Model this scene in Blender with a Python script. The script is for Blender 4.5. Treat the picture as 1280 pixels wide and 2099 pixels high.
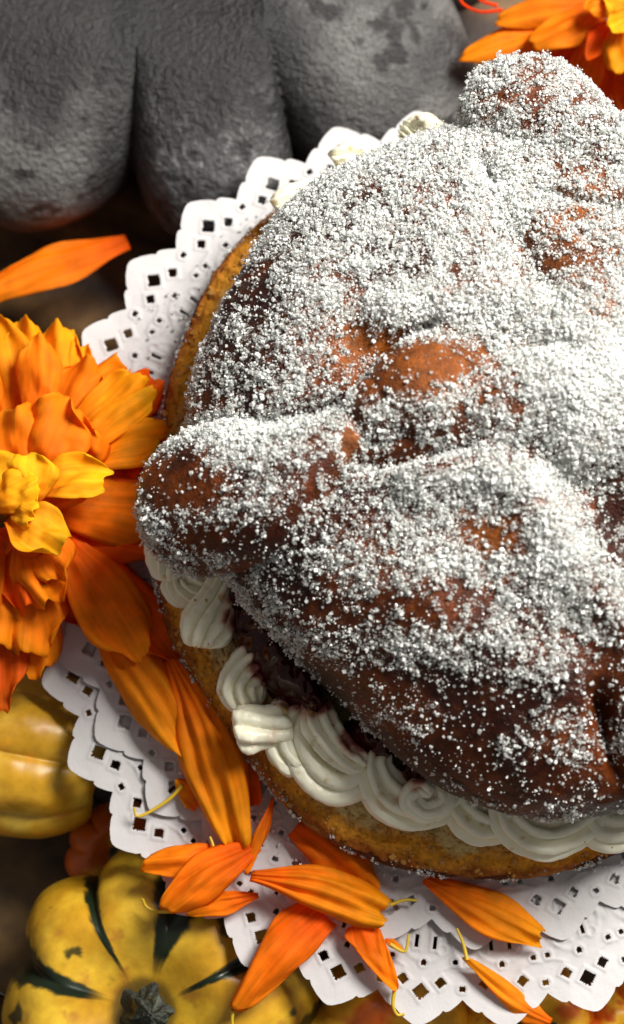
import bpy, math, random
import numpy as np
from math import radians, sin, cos, pi, sqrt, atan2, exp
random.seed(7); rng = np.random.default_rng(7)

# ------------------------------------------------------------------ scene, camera, light
S = 0.01                      # modelled in centimetres, stored in metres
for o in list(bpy.data.objects): bpy.data.objects.remove(o)
scene = bpy.context.scene; COL = scene.collection
DIST, TILT = 46.0, radians(13)
CAM = np.array([0, -DIST*sin(TILT), DIST*cos(TILT)])
cd = bpy.data.cameras.new('camera'); cam = bpy.data.objects.new('camera', cd); COL.objects.link(cam)
cam.location = tuple(CAM*S); cam.rotation_euler = (TILT, 0, 0)
cd.sensor_fit = 'VERTICAL'; cd.sensor_height = 24; cd.lens = 24*DIST/20.99
cd.clip_start = 0.01; cd.clip_end = 20
cd.dof.use_dof = True; cd.dof.focus_distance = (DIST-3.5)*S
APERTURE_CM = 0.55
cd.dof.aperture_fstop = cd.lens*0.001/(APERTURE_CM*S)
scene.camera = cam
w = bpy.data.worlds.new('World'); scene.world = w; w.use_nodes = True
bg = w.node_tree.nodes['Background']; bg.inputs[0].default_value = (1.0, 0.965, 0.93, 1); bg.inputs[1].default_value = 0.25
def area(name, loc, target, size, power, color):
    l = bpy.data.lights.new(name, 'AREA'); l.shape = 'RECTANGLE'; l.size = size[0]; l.size_y = size[1]; l.energy = power; l.color = color
    o = bpy.data.objects.new(name, l); COL.objects.link(o); o.location = loc
    from mathutils import Vector
    o.rotation_euler = (Vector(target)-Vector(loc)).to_track_quat('-Z', 'Y').to_euler()
area('window_light', (0.35, 0.25, 0.57), (0.03, 0.0, 0.0), (0.28, 0.28), 15.5, (1.0, 0.965, 0.91))
scene.view_settings.view_transform = 'Standard'; scene.view_settings.look = 'None'
scene.view_settings.exposure = -0.38; scene.view_settings.gamma = 1

def at(px, py, z=0.0):
    """photo pixel (1280x2099) -> point in cm on the horizontal plane at height z"""
    x = (px-640)/100.0; y = -(py-1049.5)/100.0
    d = np.array([x, 0, 0]) + y*np.array([0, cos(TILT), sin(TILT)]) + DIST*np.array([0, sin(TILT), -cos(TILT)])
    t = (z-CAM[2])/d[2]
    return CAM + d*t

def proj(P):
    d = P-CAM; f = np.array([0, sin(TILT), -cos(TILT)]); u = np.array([0, cos(TILT), sin(TILT)])
    zc_ = d@f; return 640+100*DIST*d[:, 0]/zc_, 1049.5-100*DIST*(d@u)/zc_

# ------------------------------------------------------------------ noise
def vnoise(P, seed=0):
    P = np.asarray(P, float); I = np.floor(P).astype(np.int64); F = P-I; F = F*F*(3-2*F)
    def h(a, b, c):
        n = (a*374761393 + b*668265263 + c*2147483647 + seed*1274126177) & 0xffffffff
        n = ((n ^ (n >> 13))*1274126177) & 0xffffffff
        n = ((n ^ (n >> 16))*2246822519) & 0xffffffff
        return ((n ^ (n >> 15)) & 0xffffff)/float(0xffffff)
    x, y, z = I[..., 0], I[..., 1], I[..., 2]; r = 0
    for dx in (0, 1):
        for dy in (0, 1):
            for dz in (0, 1):
                wgt = (F[..., 0] if dx else 1-F[..., 0])*(F[..., 1] if dy else 1-F[..., 1])*(F[..., 2] if dz else 1-F[..., 2])
                r = r + wgt*h(x+dx, y+dy, z+dz)
    return r
def fbm(P, o=4, seed=0):
    r = 0; a = .5; t = 0; P = np.asarray(P, float)
    for k in range(o):
        r = r + a*vnoise(P*(2.03**k)+k*17.3, seed+k); t += a; a *= .5
    return r/t
def sstep(a, b, x):
    t = np.clip((np.asarray(x, float)-a)/(b-a), 0, 1); return t*t*(3-2*t)
def mixc(a, b, t):
    t = np.asarray(t)[..., None]; return np.asarray(a)*(1-t)+np.asarray(b)*t

# ------------------------------------------------------------------ object helpers
def link(o, parent=None):
    COL.objects.link(o)
    if parent is not None: o.parent = parent
    return o
ORIG = {}
def mesh_obj(name, V, F, mat, parent=None, origin=None, smooth=True, col=None, attrs=None, label=None):
    V = np.asarray(V, float)
    if parent is not None:
        org = ORIG[parent.name]
    else:
        org = np.asarray(origin if origin is not None else V.mean(0)*[1, 1, 0]+[0, 0, V[:, 2].min()], float)
    me = bpy.data.meshes.new(name)
    F = np.asarray(F)
    k = F.shape[1]
    me.vertices.add(len(V)); me.vertices.foreach_set('co', ((V-org)*S).astype(np.float32).ravel())
    me.loops.add(F.size); me.loops.foreach_set('vertex_index', F.astype(np.int32).ravel())
    me.polygons.add(len(F)); me.polygons.foreach_set('loop_start', (np.arange(len(F))*k).astype(np.int32))
    me.polygons.foreach_set('use_smooth', np.full(len(F), smooth, bool))
    me.update(calc_edges=True)
    if col is not None:
        a = me.color_attributes.new('tint', 'FLOAT_COLOR', 'POINT')
        a.data.foreach_set('color', np.concatenate([col, np.ones((len(V), 1))], 1).astype(np.float32).ravel())
    for n, arr in (attrs or {}).items():
        a = me.attributes.new(n, 'FLOAT', 'POINT'); a.data.foreach_set('value', np.asarray(arr, np.float32).ravel())
    me.materials.append(mat)
    o = bpy.data.objects.new(name, me); link(o, parent)
    if parent is None: o.location = tuple(org*S); ORIG[o.name] = org
    else: ORIG[o.name] = org
    if label: o['label'] = label
    return o
def empty(name, loc):
    o = bpy.data.objects.new(name, None); o.empty_display_size = .01; link(o); o.location = tuple(np.asarray(loc, float)*S); ORIG[o.name] = np.asarray(loc, float)
    return o
def tag(o, label=None, cat=None, group=None, kind=None):
    if label: o['label'] = label
    if cat: o['category'] = cat
    if group: o['group'] = group
    if kind: o['kind'] = kind
    return o
def gridfaces(nu, nv, wrapv=False, wrapu=False):
    iu = np.arange(nu if wrapu else nu-1); iv = np.arange(nv if wrapv else nv-1)
    A, B = np.meshgrid(iu, iv, indexing='ij'); A = A.ravel(); B = B.ravel()
    A2 = (A+1) % nu; B2 = (B+1) % nv
    return np.stack([A*nv+B, A2*nv+B, A2*nv+B2, A*nv+B2], 1)

# ------------------------------------------------------------------ materials
def newmat(name):
    m = bpy.data.materials.new(name); m.use_nodes = True; nt = m.node_tree
    return m, nt, nt.nodes['Principled BSDF'], nt.nodes['Material Output']
def N(nt, t, **kw):
    n = nt.nodes.new(t)
    for k, v in kw.items():
        if k.startswith('i_'): n.inputs[k[2:].replace('_', ' ')].default_value = v
        else: setattr(n, k, v)
    return n
def noise_bump(nt, b, scale, strength, dist=0.0003, detail=5, rough=.6, vec=None):
    tc = N(nt, 'ShaderNodeTexCoord'); n = N(nt, 'ShaderNodeTexNoise'); n.inputs['Scale'].default_value = scale
    n.inputs['Detail'].default_value = detail; n.inputs['Roughness'].default_value = rough
    nt.links.new(tc.outputs['Object'], n.inputs['Vector'])
    bp = N(nt, 'ShaderNodeBump'); bp.inputs['Strength'].default_value = strength; bp.inputs['Distance'].default_value = dist
    nt.links.new(n.outputs['Fac'], bp.inputs['Height']); nt.links.new(bp.outputs['Normal'], b.inputs['Normal'])
    return n, bp
def tint_mat(name, rough=.5, spec=.5, nscale=0, nstr=0, ndist=.0003, coat=0, sss=0, sssr=(1, .5, .25), vary=0.0, vscale=800):
    m, nt, b, out = newmat(name)
    a = N(nt, 'ShaderNodeAttribute', attribute_name='tint')
    src = a.outputs['Color']
    if vary:
        tc = N(nt, 'ShaderNodeTexCoord'); n = N(nt, 'ShaderNodeTexNoise'); n.inputs['Scale'].default_value = vscale; n.inputs['Detail'].default_value = 6
        nt.links.new(tc.outputs['Object'], n.inputs['Vector'])
        r = N(nt, 'ShaderNodeMapRange'); r.inputs['From Min'].default_value = .3; r.inputs['From Max'].default_value = .7
        r.inputs['To Min'].default_value = 1-vary; r.inputs['To Max'].default_value = 1+vary
        nt.links.new(n.outputs['Fac'], r.inputs['Value'])
        v = N(nt, 'ShaderNodeVectorMath', operation='SCALE'); nt.links.new(src, v.inputs[0]); nt.links.new(r.outputs[0], v.inputs['Scale']); src = v.outputs[0]
    nt.links.new(src, b.inputs['Base Color'])
    b.inputs['Roughness'].default_value = rough; b.inputs['Specular IOR Level'].default_value = spec; b.inputs['Coat Weight'].default_value = coat
    b.inputs['Coat Roughness'].default_value = .15
    if sss:
        b.inputs['Subsurface Weight'].default_value = sss; b.inputs['Subsurface Radius'].default_value = sssr; b.inputs['Subsurface Scale'].default_value = .0015
    if nstr: noise_bump(nt, b, nscale, nstr, ndist)
    return m
M_crust = tint_mat('glazed_crust', .36, .22, 1700, .9, .0005, coat=.0, vary=.45, vscale=500)
M_crumb = tint_mat('bread_crumb', .85, .2, 1100, .9, .0006, vary=.22, vscale=1400)
M_cream = tint_mat('whipped_cream', .33, .5, 700, .35, .0003, sss=.2, sssr=(1, .8, .5))
M_gourd = tint_mat('gourd_skin', .36, .5, 500, .2, .0003, vary=.12, vscale=500)
M_stone = tint_mat('rough_grey_glaze', .5, .5, 750, .8, .0014, vary=.3, vscale=1200)
M_wood = tint_mat('old_wood', .55, .4, 400, .4, .0004, vary=.3, vscale=200)
# fine sugar dust lying on the crust: a speckle whose amount follows the 'dust' attribute
nt = M_crust.node_tree; b = nt.nodes['Principled BSDF']; src = b.inputs['Base Color'].links[0].from_socket
tc = N(nt, 'ShaderNodeTexCoord'); dn = N(nt, 'ShaderNodeTexNoise'); dn.inputs['Scale'].default_value = 3600; dn.inputs['Detail'].default_value = 3; nt.links.new(tc.outputs['Object'], dn.inputs['Vector'])
da = N(nt, 'ShaderNodeAttribute', attribute_name='dust'); ds = N(nt, 'ShaderNodeMath', operation='MULTIPLY_ADD'); ds.inputs[1].default_value = .42; ds.inputs[2].default_value = -.73
nt.links.new(da.outputs['Fac'], ds.inputs[0]); dd = N(nt, 'ShaderNodeMath', operation='ADD'); nt.links.new(dn.outputs['Fac'], dd.inputs[0]); nt.links.new(ds.outputs[0], dd.inputs[1])
dr_ = N(nt, 'ShaderNodeMapRange'); dr_.inputs['From Min'].default_value = 0; dr_.inputs['From Max'].default_value = .07; dr_.inputs['To Max'].default_value = .72; nt.links.new(dd.outputs[0], dr_.inputs['Value'])
dm = N(nt, 'ShaderNodeMix', data_type='RGBA'); nt.links.new(dr_.outputs[0], dm.inputs[0]); nt.links.new(src, dm.inputs[6]); dm.inputs[7].default_value = (.72, .70, .66, 1); nt.links.new(dm.outputs[2], b.inputs['Base Color'])
# sugar
m, nt, b, out = newmat('sugar_crystals'); M_sugar = m
b.inputs['Base Color'].default_value = (.93, .94, .915, 1); b.inputs['Roughness'].default_value = .11
ga = N(nt, 'ShaderNodeAttribute', attribute_name='clarity', attribute_type='INSTANCER'); nt.links.new(ga.outputs['Fac'], b.inputs['Transmission Weight']); b.inputs['IOR'].default_value = 1.45; b.inputs['Specular IOR Level'].default_value = .6
tr = N(nt, 'ShaderNodeBsdfTranslucent'); tr.inputs['Color'].default_value = (.9, .93, .92, 1)
mx = N(nt, 'ShaderNodeMixShader'); mx.inputs['Fac'].default_value = .22
nt.links.new(b.outputs[0], mx.inputs[1]); nt.links.new(tr.outputs[0], mx.inputs[2]); nt.links.new(mx.outputs[0], out.inputs['Surface'])
# jam
m, nt, b, out = newmat('dark_berry_jam'); M_jam = m
b.inputs['Base Color'].default_value = (.030, .0010, .0018, 1); b.inputs['Roughness'].default_value = .10; b.inputs['Specular IOR Level'].default_value = .28; b.inputs['Coat Weight'].default_value = 0; b.inputs['Coat Roughness'].default_value = .05
noise_bump(nt, b, 380, .25, .0005)
# paper
m, nt, b, out = newmat('embossed_paper'); M_paper = m
b.inputs['Base Color'].default_value = (.54, .525, .525, 1); b.inputs['Roughness'].default_value = .8; b.inputs['Specular IOR Level'].default_value = .25
noise_bump(nt, b, 1500, .35, .0002)
# petals : colour from the object, veins from attributes
m, nt, b, out = newmat('marigold_petal_skin'); M_petal = m
oi = N(nt, 'ShaderNodeObjectInfo'); au = N(nt, 'ShaderNodeAttribute', attribute_name='along'); av = N(nt, 'ShaderNodeAttribute', attribute_name='across')
cb = N(nt, 'ShaderNodeCombineXYZ'); sv = N(nt, 'ShaderNodeMath', operation='MULTIPLY'); sv.inputs[1].default_value = 4.5
su = N(nt, 'ShaderNodeMath', operation='MULTIPLY'); su.inputs[1].default_value = .9
nt.links.new(av.outputs['Fac'], sv.inputs[0]); nt.links.new(au.outputs['Fac'], su.inputs[0]); nt.links.new(sv.outputs[0], cb.inputs[0]); nt.links.new(su.outputs[0], cb.inputs[1]); nt.links.new(oi.outputs['Random'], cb.inputs[2])
vn = N(nt, 'ShaderNodeTexNoise'); vn.inputs['Scale'].default_value = 1.6; vn.inputs['Detail'].default_value = 5; nt.links.new(cb.outputs[0], vn.inputs['Vector'])
tc = N(nt, 'ShaderNodeTexCoord'); bn = N(nt, 'ShaderNodeTexNoise'); bn.inputs['Scale'].default_value = 260; bn.inputs['Detail'].default_value = 4; nt.links.new(tc.outputs['Object'], bn.inputs['Vector'])
rr = N(nt, 'ShaderNodeMapRange'); rr.inputs['From Min'].default_value = .3; rr.inputs['From Max'].default_value = .7; rr.inputs['To Min'].default_value = .80; rr.inputs['To Max'].default_value = 1.12
nt.links.new(vn.outputs['Fac'], rr.inputs['Value'])
r2 = N(nt, 'ShaderNodeMapRange'); r2.inputs['From Min'].default_value = .22; r2.inputs['From Max'].default_value = .7; r2.inputs['To Min'].default_value = .78; r2.inputs['To Max'].default_value = 1.12
nt.links.new(bn.outputs['Fac'], r2.inputs['Value'])
mm = N(nt, 'ShaderNodeMath', operation='MULTIPLY'); nt.links.new(rr.outputs[0], mm.inputs[0]); nt.links.new(r2.outputs[0], mm.inputs[1])
# tips yellower, bases redder
mc = N(nt, 'ShaderNodeMix', data_type='RGBA', blend_type='MIX'); base = N(nt, 'ShaderNodeMix', data_type='RGBA', blend_type='MULTIPLY')
base.inputs[0].default_value = 1; base.inputs[7].default_value = (.95, .5, .5, 1); nt.links.new(oi.outputs['Color'], base.inputs[6])
ru = N(nt, 'ShaderNodeMapRange'); ru.inputs['From Min'].default_value = .0; ru.inputs['From Max'].default_value = .6; nt.links.new(au.outputs['Fac'], ru.inputs['Value'])
nt.links.new(ru.outputs[0], mc.inputs[0]); nt.links.new(base.outputs[2], mc.inputs[6]); nt.links.new(oi.outputs['Color'], mc.inputs[7])
vs = N(nt, 'ShaderNodeVectorMath', operation='SCALE'); tipc = N(nt, 'ShaderNodeMix', data_type='RGBA', blend_type='MULTIPLY'); tipc.inputs[7].default_value = (1, 1.22, 1.1, 1)
rt = N(nt, 'ShaderNodeMapRange'); rt.inputs['From Min'].default_value = .7; rt.inputs['From Max'].default_value = 1.0; rt.interpolation_type = 'SMOOTHSTEP'; nt.links.new(au.outputs['Fac'], rt.inputs['Value'])
nt.links.new(rt.outputs[0], tipc.inputs[0]); nt.links.new(mc.outputs[2], tipc.inputs[6]); nt.links.new(tipc.outputs[2], vs.inputs[0]); nt.links.new(mm.outputs[0], vs.inputs['Scale'])
nt.links.new(vs.outputs[0], b.inputs['Base Color']); b.inputs['Roughness'].default_value = .7; b.inputs['Specular IOR Level'].default_value = .2
tl = N(nt, 'ShaderNodeBsdfTranslucent'); nt.links.new(vs.outputs[0], tl.inputs['Color']); mx = N(nt, 'ShaderNodeMixShader'); mx.inputs['Fac'].default_value = .42
bp = N(nt, 'ShaderNodeBump'); bp.inputs['Strength'].default_value = .25; bp.inputs['Distance'].default_value = .0003
nt.links.new(vn.outputs['Fac'], bp.inputs['Height']); nt.links.new(bp.outputs['Normal'], b.inputs['Normal'])
nt.links.new(b.outputs[0], mx.inputs[1]); nt.links.new(tl.outputs[0], mx.inputs[2]); nt.links.new(mx.outputs[0], out.inputs['Surface'])
m, nt, b, out = newmat('yellow_stigma'); M_stig = m
b.inputs['Base Color'].default_value = (.62, .42, .02, 1); b.inputs['Roughness'].default_value = .5

# ------------------------------------------------------------------ table
TZ = -4.6
table = tag(empty('table', (0, 0, TZ-2)), 'dark brown plank table under everything', 'table', kind='structure')
for k in range(11):
    a = radians(-24); wd = 4.6; L = 44
    off = (k-5.5)*wd
    nu, nv = 90, 10
    U, Vv = np.meshgrid(np.linspace(-L/2, L/2, nu), np.linspace(.04, wd-.04, nv), indexing='ij')
    X = U*cos(a)-(Vv+off)*sin(a); Y = U*sin(a)+(Vv+off)*cos(a)
    e = np.minimum(Vv, wd-Vv); Z = TZ - .12*np.exp(-((e-.04)/.08)**2) + rng.uniform(-.03, .03)
    Z = Z + .05*(fbm(np.stack([U*.2, (Vv+off)*3, U*0+k], -1), 3)-.5)
    top = np.stack([X, Y, Z], -1).reshape(-1, 3)
    F = gridfaces(nu, nv)
    g = fbm(np.stack([U*.25, (Vv+off)*2.2, U*0+k*3], -1), 5, 3).reshape(-1)
    tone = [(.17, .095, .03), (.10, .05, .018), (.14, .075, .025)][k % 3]
    col = mixc((.02, .009, .005), tone, sstep(.3, .65, g))
    # edge skirts
    n0 = len(top); sk = []; skf = []
    rim = list(range(0, nv)) + [i*nv+nv-1 for i in range(1, nu)] + [(nu-1)*nv+j for j in range(nv-2, -1, -1)] + [i*nv for i in range(nu-2, 0, -1)]
    low = top[rim].copy(); low[:, 2] = TZ-2
    n = len(rim); Fs = [[rim[i], rim[(i+1) % n], n0+(i+1) % n, n0+i] for i in range(n)]
    mesh_obj('plank', np.concatenate([top, low]), np.concatenate([F, np.array(Fs)]), M_wood, table, col=np.concatenate([col, col[rim]]))

# stand that lifts the doilies off the table (hidden under the paper)
def lathe(name, prof, cx, cy, mat, parent=None, n=72, col=(.2, .1, .05), origin=None):
    th = np.linspace(0, 2*pi, n, endpoint=False); P = np.array(prof)
    V = np.stack([cx+np.outer(P[:, 0], np.cos(th)), cy+np.outer(P[:, 0], np.sin(th)), np.repeat(P[:, 1][:, None], n, 1)], -1).reshape(-1, 3)
    return mesh_obj(name, V, gridfaces(len(P), n, wrapv=True), mat, parent, origin=origin, col=np.tile(np.array(col), (len(V), 1)))
cU = at(955, 1050, 0.06); cL = at(955, 1200, 0)
cS = (cU+cL)/2
st = tag(empty('cake_stand', (cS[0], cS[1], TZ)), 'low round wooden stand carrying the doilies and the filled bread', 'cake stand')
lathe('stand_plate', [(.001, -.45), (6.2, -.5), (6.5, -.4), (6.55, -.25), (6.5, -.14), (6.4, -.12), (.001, -.12)], cS[0], cS[1], M_wood, st)
lathe('stand_foot', [(.001, TZ+.1), (3.6, TZ+.1), (3.6, TZ+.4), (2.4, TZ+.9), (1.2, -2.5), (1.4, -1.2), (2.4, -.5), (.001, -.47)], cS[0], cS[1], M_wood, st)

# ------------------------------------------------------------------ doilies
NS = 31
def doily(name, c, z0, phase, seed, label, lift):
    nth = NS*58; r_in = 5.4; nr = 118
    th = np.linspace(0, 2*pi, nth, endpoint=False)
    sec = 2*pi/NS
    u = ((th-phase)/sec+.5) % 1-.5; au_ = np.abs(u)*2
    Ro = np.interp(au_, [0, .1, .3, .5, .56, .62, .72, .9, 1.0], [8.80, 8.78, 8.68, 8.54, 8.46, 8.49, 8.46, 8.33, 8.24])
    s = np.linspace(0, 1, nr)
    R = r_in+(Ro[:, None]-r_in)*s[None, :]
    R0 = r_in+(8.6-r_in)*s[None, :]
    mixw = sstep(.86, 1, s)[None, :]
    R = R0*(1-mixw)*1.0+R*mixw
    R = np.minimum(R, Ro[:, None])
    X = R*np.cos(th)[:, None]; Y = R*np.sin(th)[:, None]
    # local sector coordinates: radial rr and tangential tt (cm)
    def loc(X, Y):
        r = np.hypot(X, Y); a = np.arctan2(Y, X); k = np.floor((a-phase)/sec+.5); d = a-phase-k*sec
        return r*np.cos(d), r*np.sin(d), k*sec+phase
    hs = [('sq', 8.13, 0, .115), ('sq', 7.93, .37, .078), ('sq', 7.93, -.37, .078), ('ro', 7.58, .0, .055), ('ro', 8.0, .80, .05), ('ro', 8.0, -.80, .05),
          ('ro', 7.50, .62, .048), ('ro', 7.50, -.62, .048), ('sl', 7.18, .18, .06), ('sl', 7.18, -.18, .06), ('sl', 6.75, .40, .06), ('sl', 6.75, -.40, .06)]
    rl, tl_, ks = loc(X, Y)
    inside = np.zeros(X.shape, bool); H = np.zeros(X.shape)
    for kind, hr, ht, hz in hs:
        dx = rl-hr; dy = tl_-ht
        if kind == 'sq':
            d = (np.abs(dx)+np.abs(dy))/sqrt(2)-hz          # diamond
        elif kind == 'sl':
            d = np.maximum(np.abs(dx)-hz*2.0, np.abs(dy)-hz*.6)
        else: d = np.hypot(dx, dy)-hz
        # snap vertices just outside/inside onto the boundary
        near = np.abs(d) < .022
        if kind == 'sq':
            gx = np.sign(dx)/sqrt(2); gy = np.sign(dy)/sqrt(2); 
        elif kind == 'sl':
            gx = np.where(np.abs(dx)-hz*2 > np.abs(dy)-hz*.6, np.sign(dx), 0); gy = np.where(gx == 0, np.sign(dy), 0)
        else:
            q = np.hypot(dx, dy)+1e-9; gx = dx/q; gy = dy/q
        rl2 = rl-np.where(near, gx*d, 0); tl2 = tl_-np.where(near, gy*d, 0)
        X = np.where(near, rl2*np.cos(ks)-tl2*np.sin(ks), X); Y = np.where(near, rl2*np.sin(ks)+tl2*np.cos(ks), Y)
        rl, tl_, _ = loc(X, Y)
        inside |= d < -.005
        H += .030*np.exp(-((d-.045)/.03)**2)
    # embossing: arcs, rays and dots pressed in the paper
    r = np.hypot(X, Y); ray = np.clip((7.3-r)/.2, 0, 1)*np.clip((r-6.1)/.2, 0, 1)
    H += .03*ray*np.sin(np.arctan2(tl_, rl-6.1)*13)**2
    H += .028*np.exp(-((np.hypot(rl-7.0, tl_*1.0)-.55)/.05)**2)
    H += .030*np.exp(-((r-7.72-.1*np.cos(tl_*5))/.035)**2)*sstep(.2, .4, np.abs(tl_))
    H += .026*np.exp(-((np.hypot(rl-7.3, np.abs(tl_)-.33)-.10)/.03)**2)
    H += .02*np.exp(-((r-5.9)/.06)**2); H *= 1.0
    P = np.stack([X, Y, X*0+seed], -1)
    Z = z0+H*.8+.10*(fbm(P*.55, 3, seed)-.5)*sstep(5, 8, r)*2+.03*(fbm(P*3, 3, seed+5)-.5)
    Z = Z+lift*sstep(6.5, 9, r)*(.5+.5*np.sin(np.arctan2(Y, X)*3+seed))
    V = np.stack([X+c[0], Y+c[1], Z], -1).reshape(-1, 3)
    F = gridfaces(nth, nr, wrapu=True)
    keep = inside.ravel()[F].sum(1) < 1
    # underlying plain centre
    F = F[keep]
    n0 = len(V); ctr = np.array([[c[0], c[1], z0]]); V = np.concatenate([V, ctr])
    ring = np.arange(nth)*nr
    Fc = np.stack([np.full(nth//2, n0), ring[0::2], ring[1::2], np.roll(ring, -2)[0::2]], 1)
    F = np.concatenate([F, Fc])
    used = np.unique(F); remap = np.full(len(V), -1); remap[used] = np.arange(len(used))
    o = mesh_obj(name, V[used], remap[F], M_paper, origin=(c[0], c[1], z0))
    return tag(o, label, 'doily', 'stacked paper doilies')
# photo angle measured from left towards up: big holes at 37.5+11.61k degrees
doily('doily', cU, .14, radians(180-37.5), 1, 'upper white lace paper doily, edge showing at the upper left below the bread', .05)
doily('doily', cL, 0.0, radians(-90+4.5), 4, 'lower white lace paper doily, shifted toward the bottom edge of the picture', .04)

# ------------------------------------------------------------------ bread
def polar_outline(pts, z, c):
    W = np.array([at(x, y, z)[:2] for x, y in pts])-c[:2]
    a = np.arctan2(W[:, 1], W[:, 0]); r = np.hypot(W[:, 0], W[:, 1]); o = np.argsort(a); a = a[o]; r = r[o]
    aa = np.concatenate([a-2*pi, a, a+2*pi]); rr = np.concatenate([r, r, r])
    def f(t):
        t = (np.asarray(t)+pi) % (2*pi)-pi
        acc = 0; ws = 0
        for d in np.linspace(-.1, .1, 7):
            wgt = exp(-(d/.06)**2); acc = acc+wgt*np.interp(t+d, aa, rr); ws += wgt
        return acc/ws
    return f
ZE = 3.2
cB = at(1090, 985, ZE)
bun_pts = [(388, 850), (400, 760), (440, 660), (500, 560), (565, 455), (650, 385), (760, 330), (860, 296), (945, 276), (1060, 268), (1200, 262), (1350, 290), (1520, 370), (1680, 520), (1780, 720),
           (1820, 950), (1790, 1180), (1700, 1390), (1560, 1540), (1400, 1630), (1280, 1662), (1150, 1682), (1050, 1674), (960, 1642), (870, 1592), (800, 1532), (700, 1432), (640, 1382), (560, 1300),
           (500, 1235), (462, 1190), (430, 1110), (400, 980)]
Rb = polar_outline(bun_pts, ZE, cB)
def wp(px, py, z=5.6): return at(px, py, z)[:2]
# soft ridges and dents: polyline (px), amplitude cm, width cm
SHAPE = [([(800, 655), (900, 625), (1000, 603), (1090, 640), (1170, 700), (1240, 800)], .34, .42), ([(860, 985), (960, 965), (1040, 1000), (1120, 1080), (1220, 1240), (1300, 1330)], .42, .42),
         ([(1090, 480), (1130, 560)], -.45, .75), ([(1190, 1000), (1230, 1080)], -.36, .65), ([(730, 700), (760, 790)], -.12, .35),
         ([(1238, 1430), (1262, 1500), (1300, 1600)], -.75, .20), ([(1100, 1180), (1060, 1100)], .20, .5), ([(640, 620), (600, 700)], .22, .9),
         ([(1000, 330), (1035, 400), (1020, 480)], -.18, .22), ([(850, 1230), (1000, 1330), (1150, 1400)], .25, .6), ([(640, 1130), (760, 1000)], .15, .5),
         ([(700, 930), (620, 1030), (530, 1130), (480, 1190)], -.45, .13), ([(722, 865), (760, 780), (810, 718), (880, 672)], -.42, .15), ([(370, 890), (450, 868), (560, 852), (700, 828)], -.32, .15), ([(995, 300), (1010, 350), (1060, 372), (1150, 392), (1290, 420)], -.30, .13), ([(770, 965), (860, 958), (960, 930)], -.3, .15), ([(740, 965), (860, 945), (960, 940)], -.22, .18), ([(1220, 700), (1180, 860), (1300, 960)], .2, .5)]
SHW = [(np.array([wp(*p) for p in pl]), a, s) for pl, a, s in SHAPE]
def polydist(XY, pl):
    d = np.full(XY.shape[:-1], 1e9)
    for a, b_ in zip(pl[:-1], pl[1:]):
        ab = b_-a; t = np.clip(((XY-a)@ab)/(ab@ab), 0, 1); q = a+t[..., None]*ab
        d = np.minimum(d, np.hypot(*(np.moveaxis(XY-q, -1, 0))))
    return d
HB = 3.1
def dome_z(XY):
    XY = np.asarray(XY, float); d = XY-cB[:2]; r = np.hypot(d[..., 0], d[..., 1]); t = np.arctan2(d[..., 1], d[..., 0])
    rho = np.clip(r/Rb(t), 0, 1)
    z = ZE+HB*(1-rho**2.25)**(1/2.1)
    for pl, a, s in SHW: z = z+a*np.exp(-(polydist(XY, pl)/s)**2)*sstep(1.0, .8, rho)
    return z
bread = tag(empty('filled_sweet_bread', (cB[0], cB[1], .2)), 'sugared round sweet bread split and filled with piped cream and dark jam on the doilies', 'bread')
nth = 460; th = np.linspace(0, 2*pi, nth, endpoint=False); Rt = Rb(th)
rows = []
q = np.sin(np.linspace(0.004, 1, 190)*pi/2)         # top
for k, rho in enumerate(q):
    XY = cB[:2]+(rho*Rt)[:, None]*np.stack([np.cos(th), np.sin(th)], 1)
    rows.append(np.concatenate([XY, dome_z(XY)[:, None]], 1))
for rho, z in [(.998, ZE-.25), (.985, ZE-.5), (.962, ZE-.72), (.93, ZE-.88), (.89, ZE-.95), (.80, ZE-.97), (.5, ZE-.97), (.01, ZE-.97)]:
    XY = cB[:2]+(rho*Rt)[:, None]*np.stack([np.cos(th), np.sin(th)], 1)
    rows.append(np.concatenate([XY, np.full((nth, 1), z)], 1))
V = np.array(rows); NR = len(rows)
P = V.reshape(-1, 3)
dirn = P-np.array([cB[0], cB[1], 2.6]); dirn /= np.linalg.norm(dirn, axis=1)[:, None]
P = P+dirn*(.16*(fbm(P*.7, 3, 2)-.5)+.07*(fbm(P*2.6, 3, 9)-.5)+.02*(fbm(P*9, 2, 11)-.5))[:, None]
BUN_V = P; BUN_F = gridfaces(NR, nth, wrapv=True)
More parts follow.
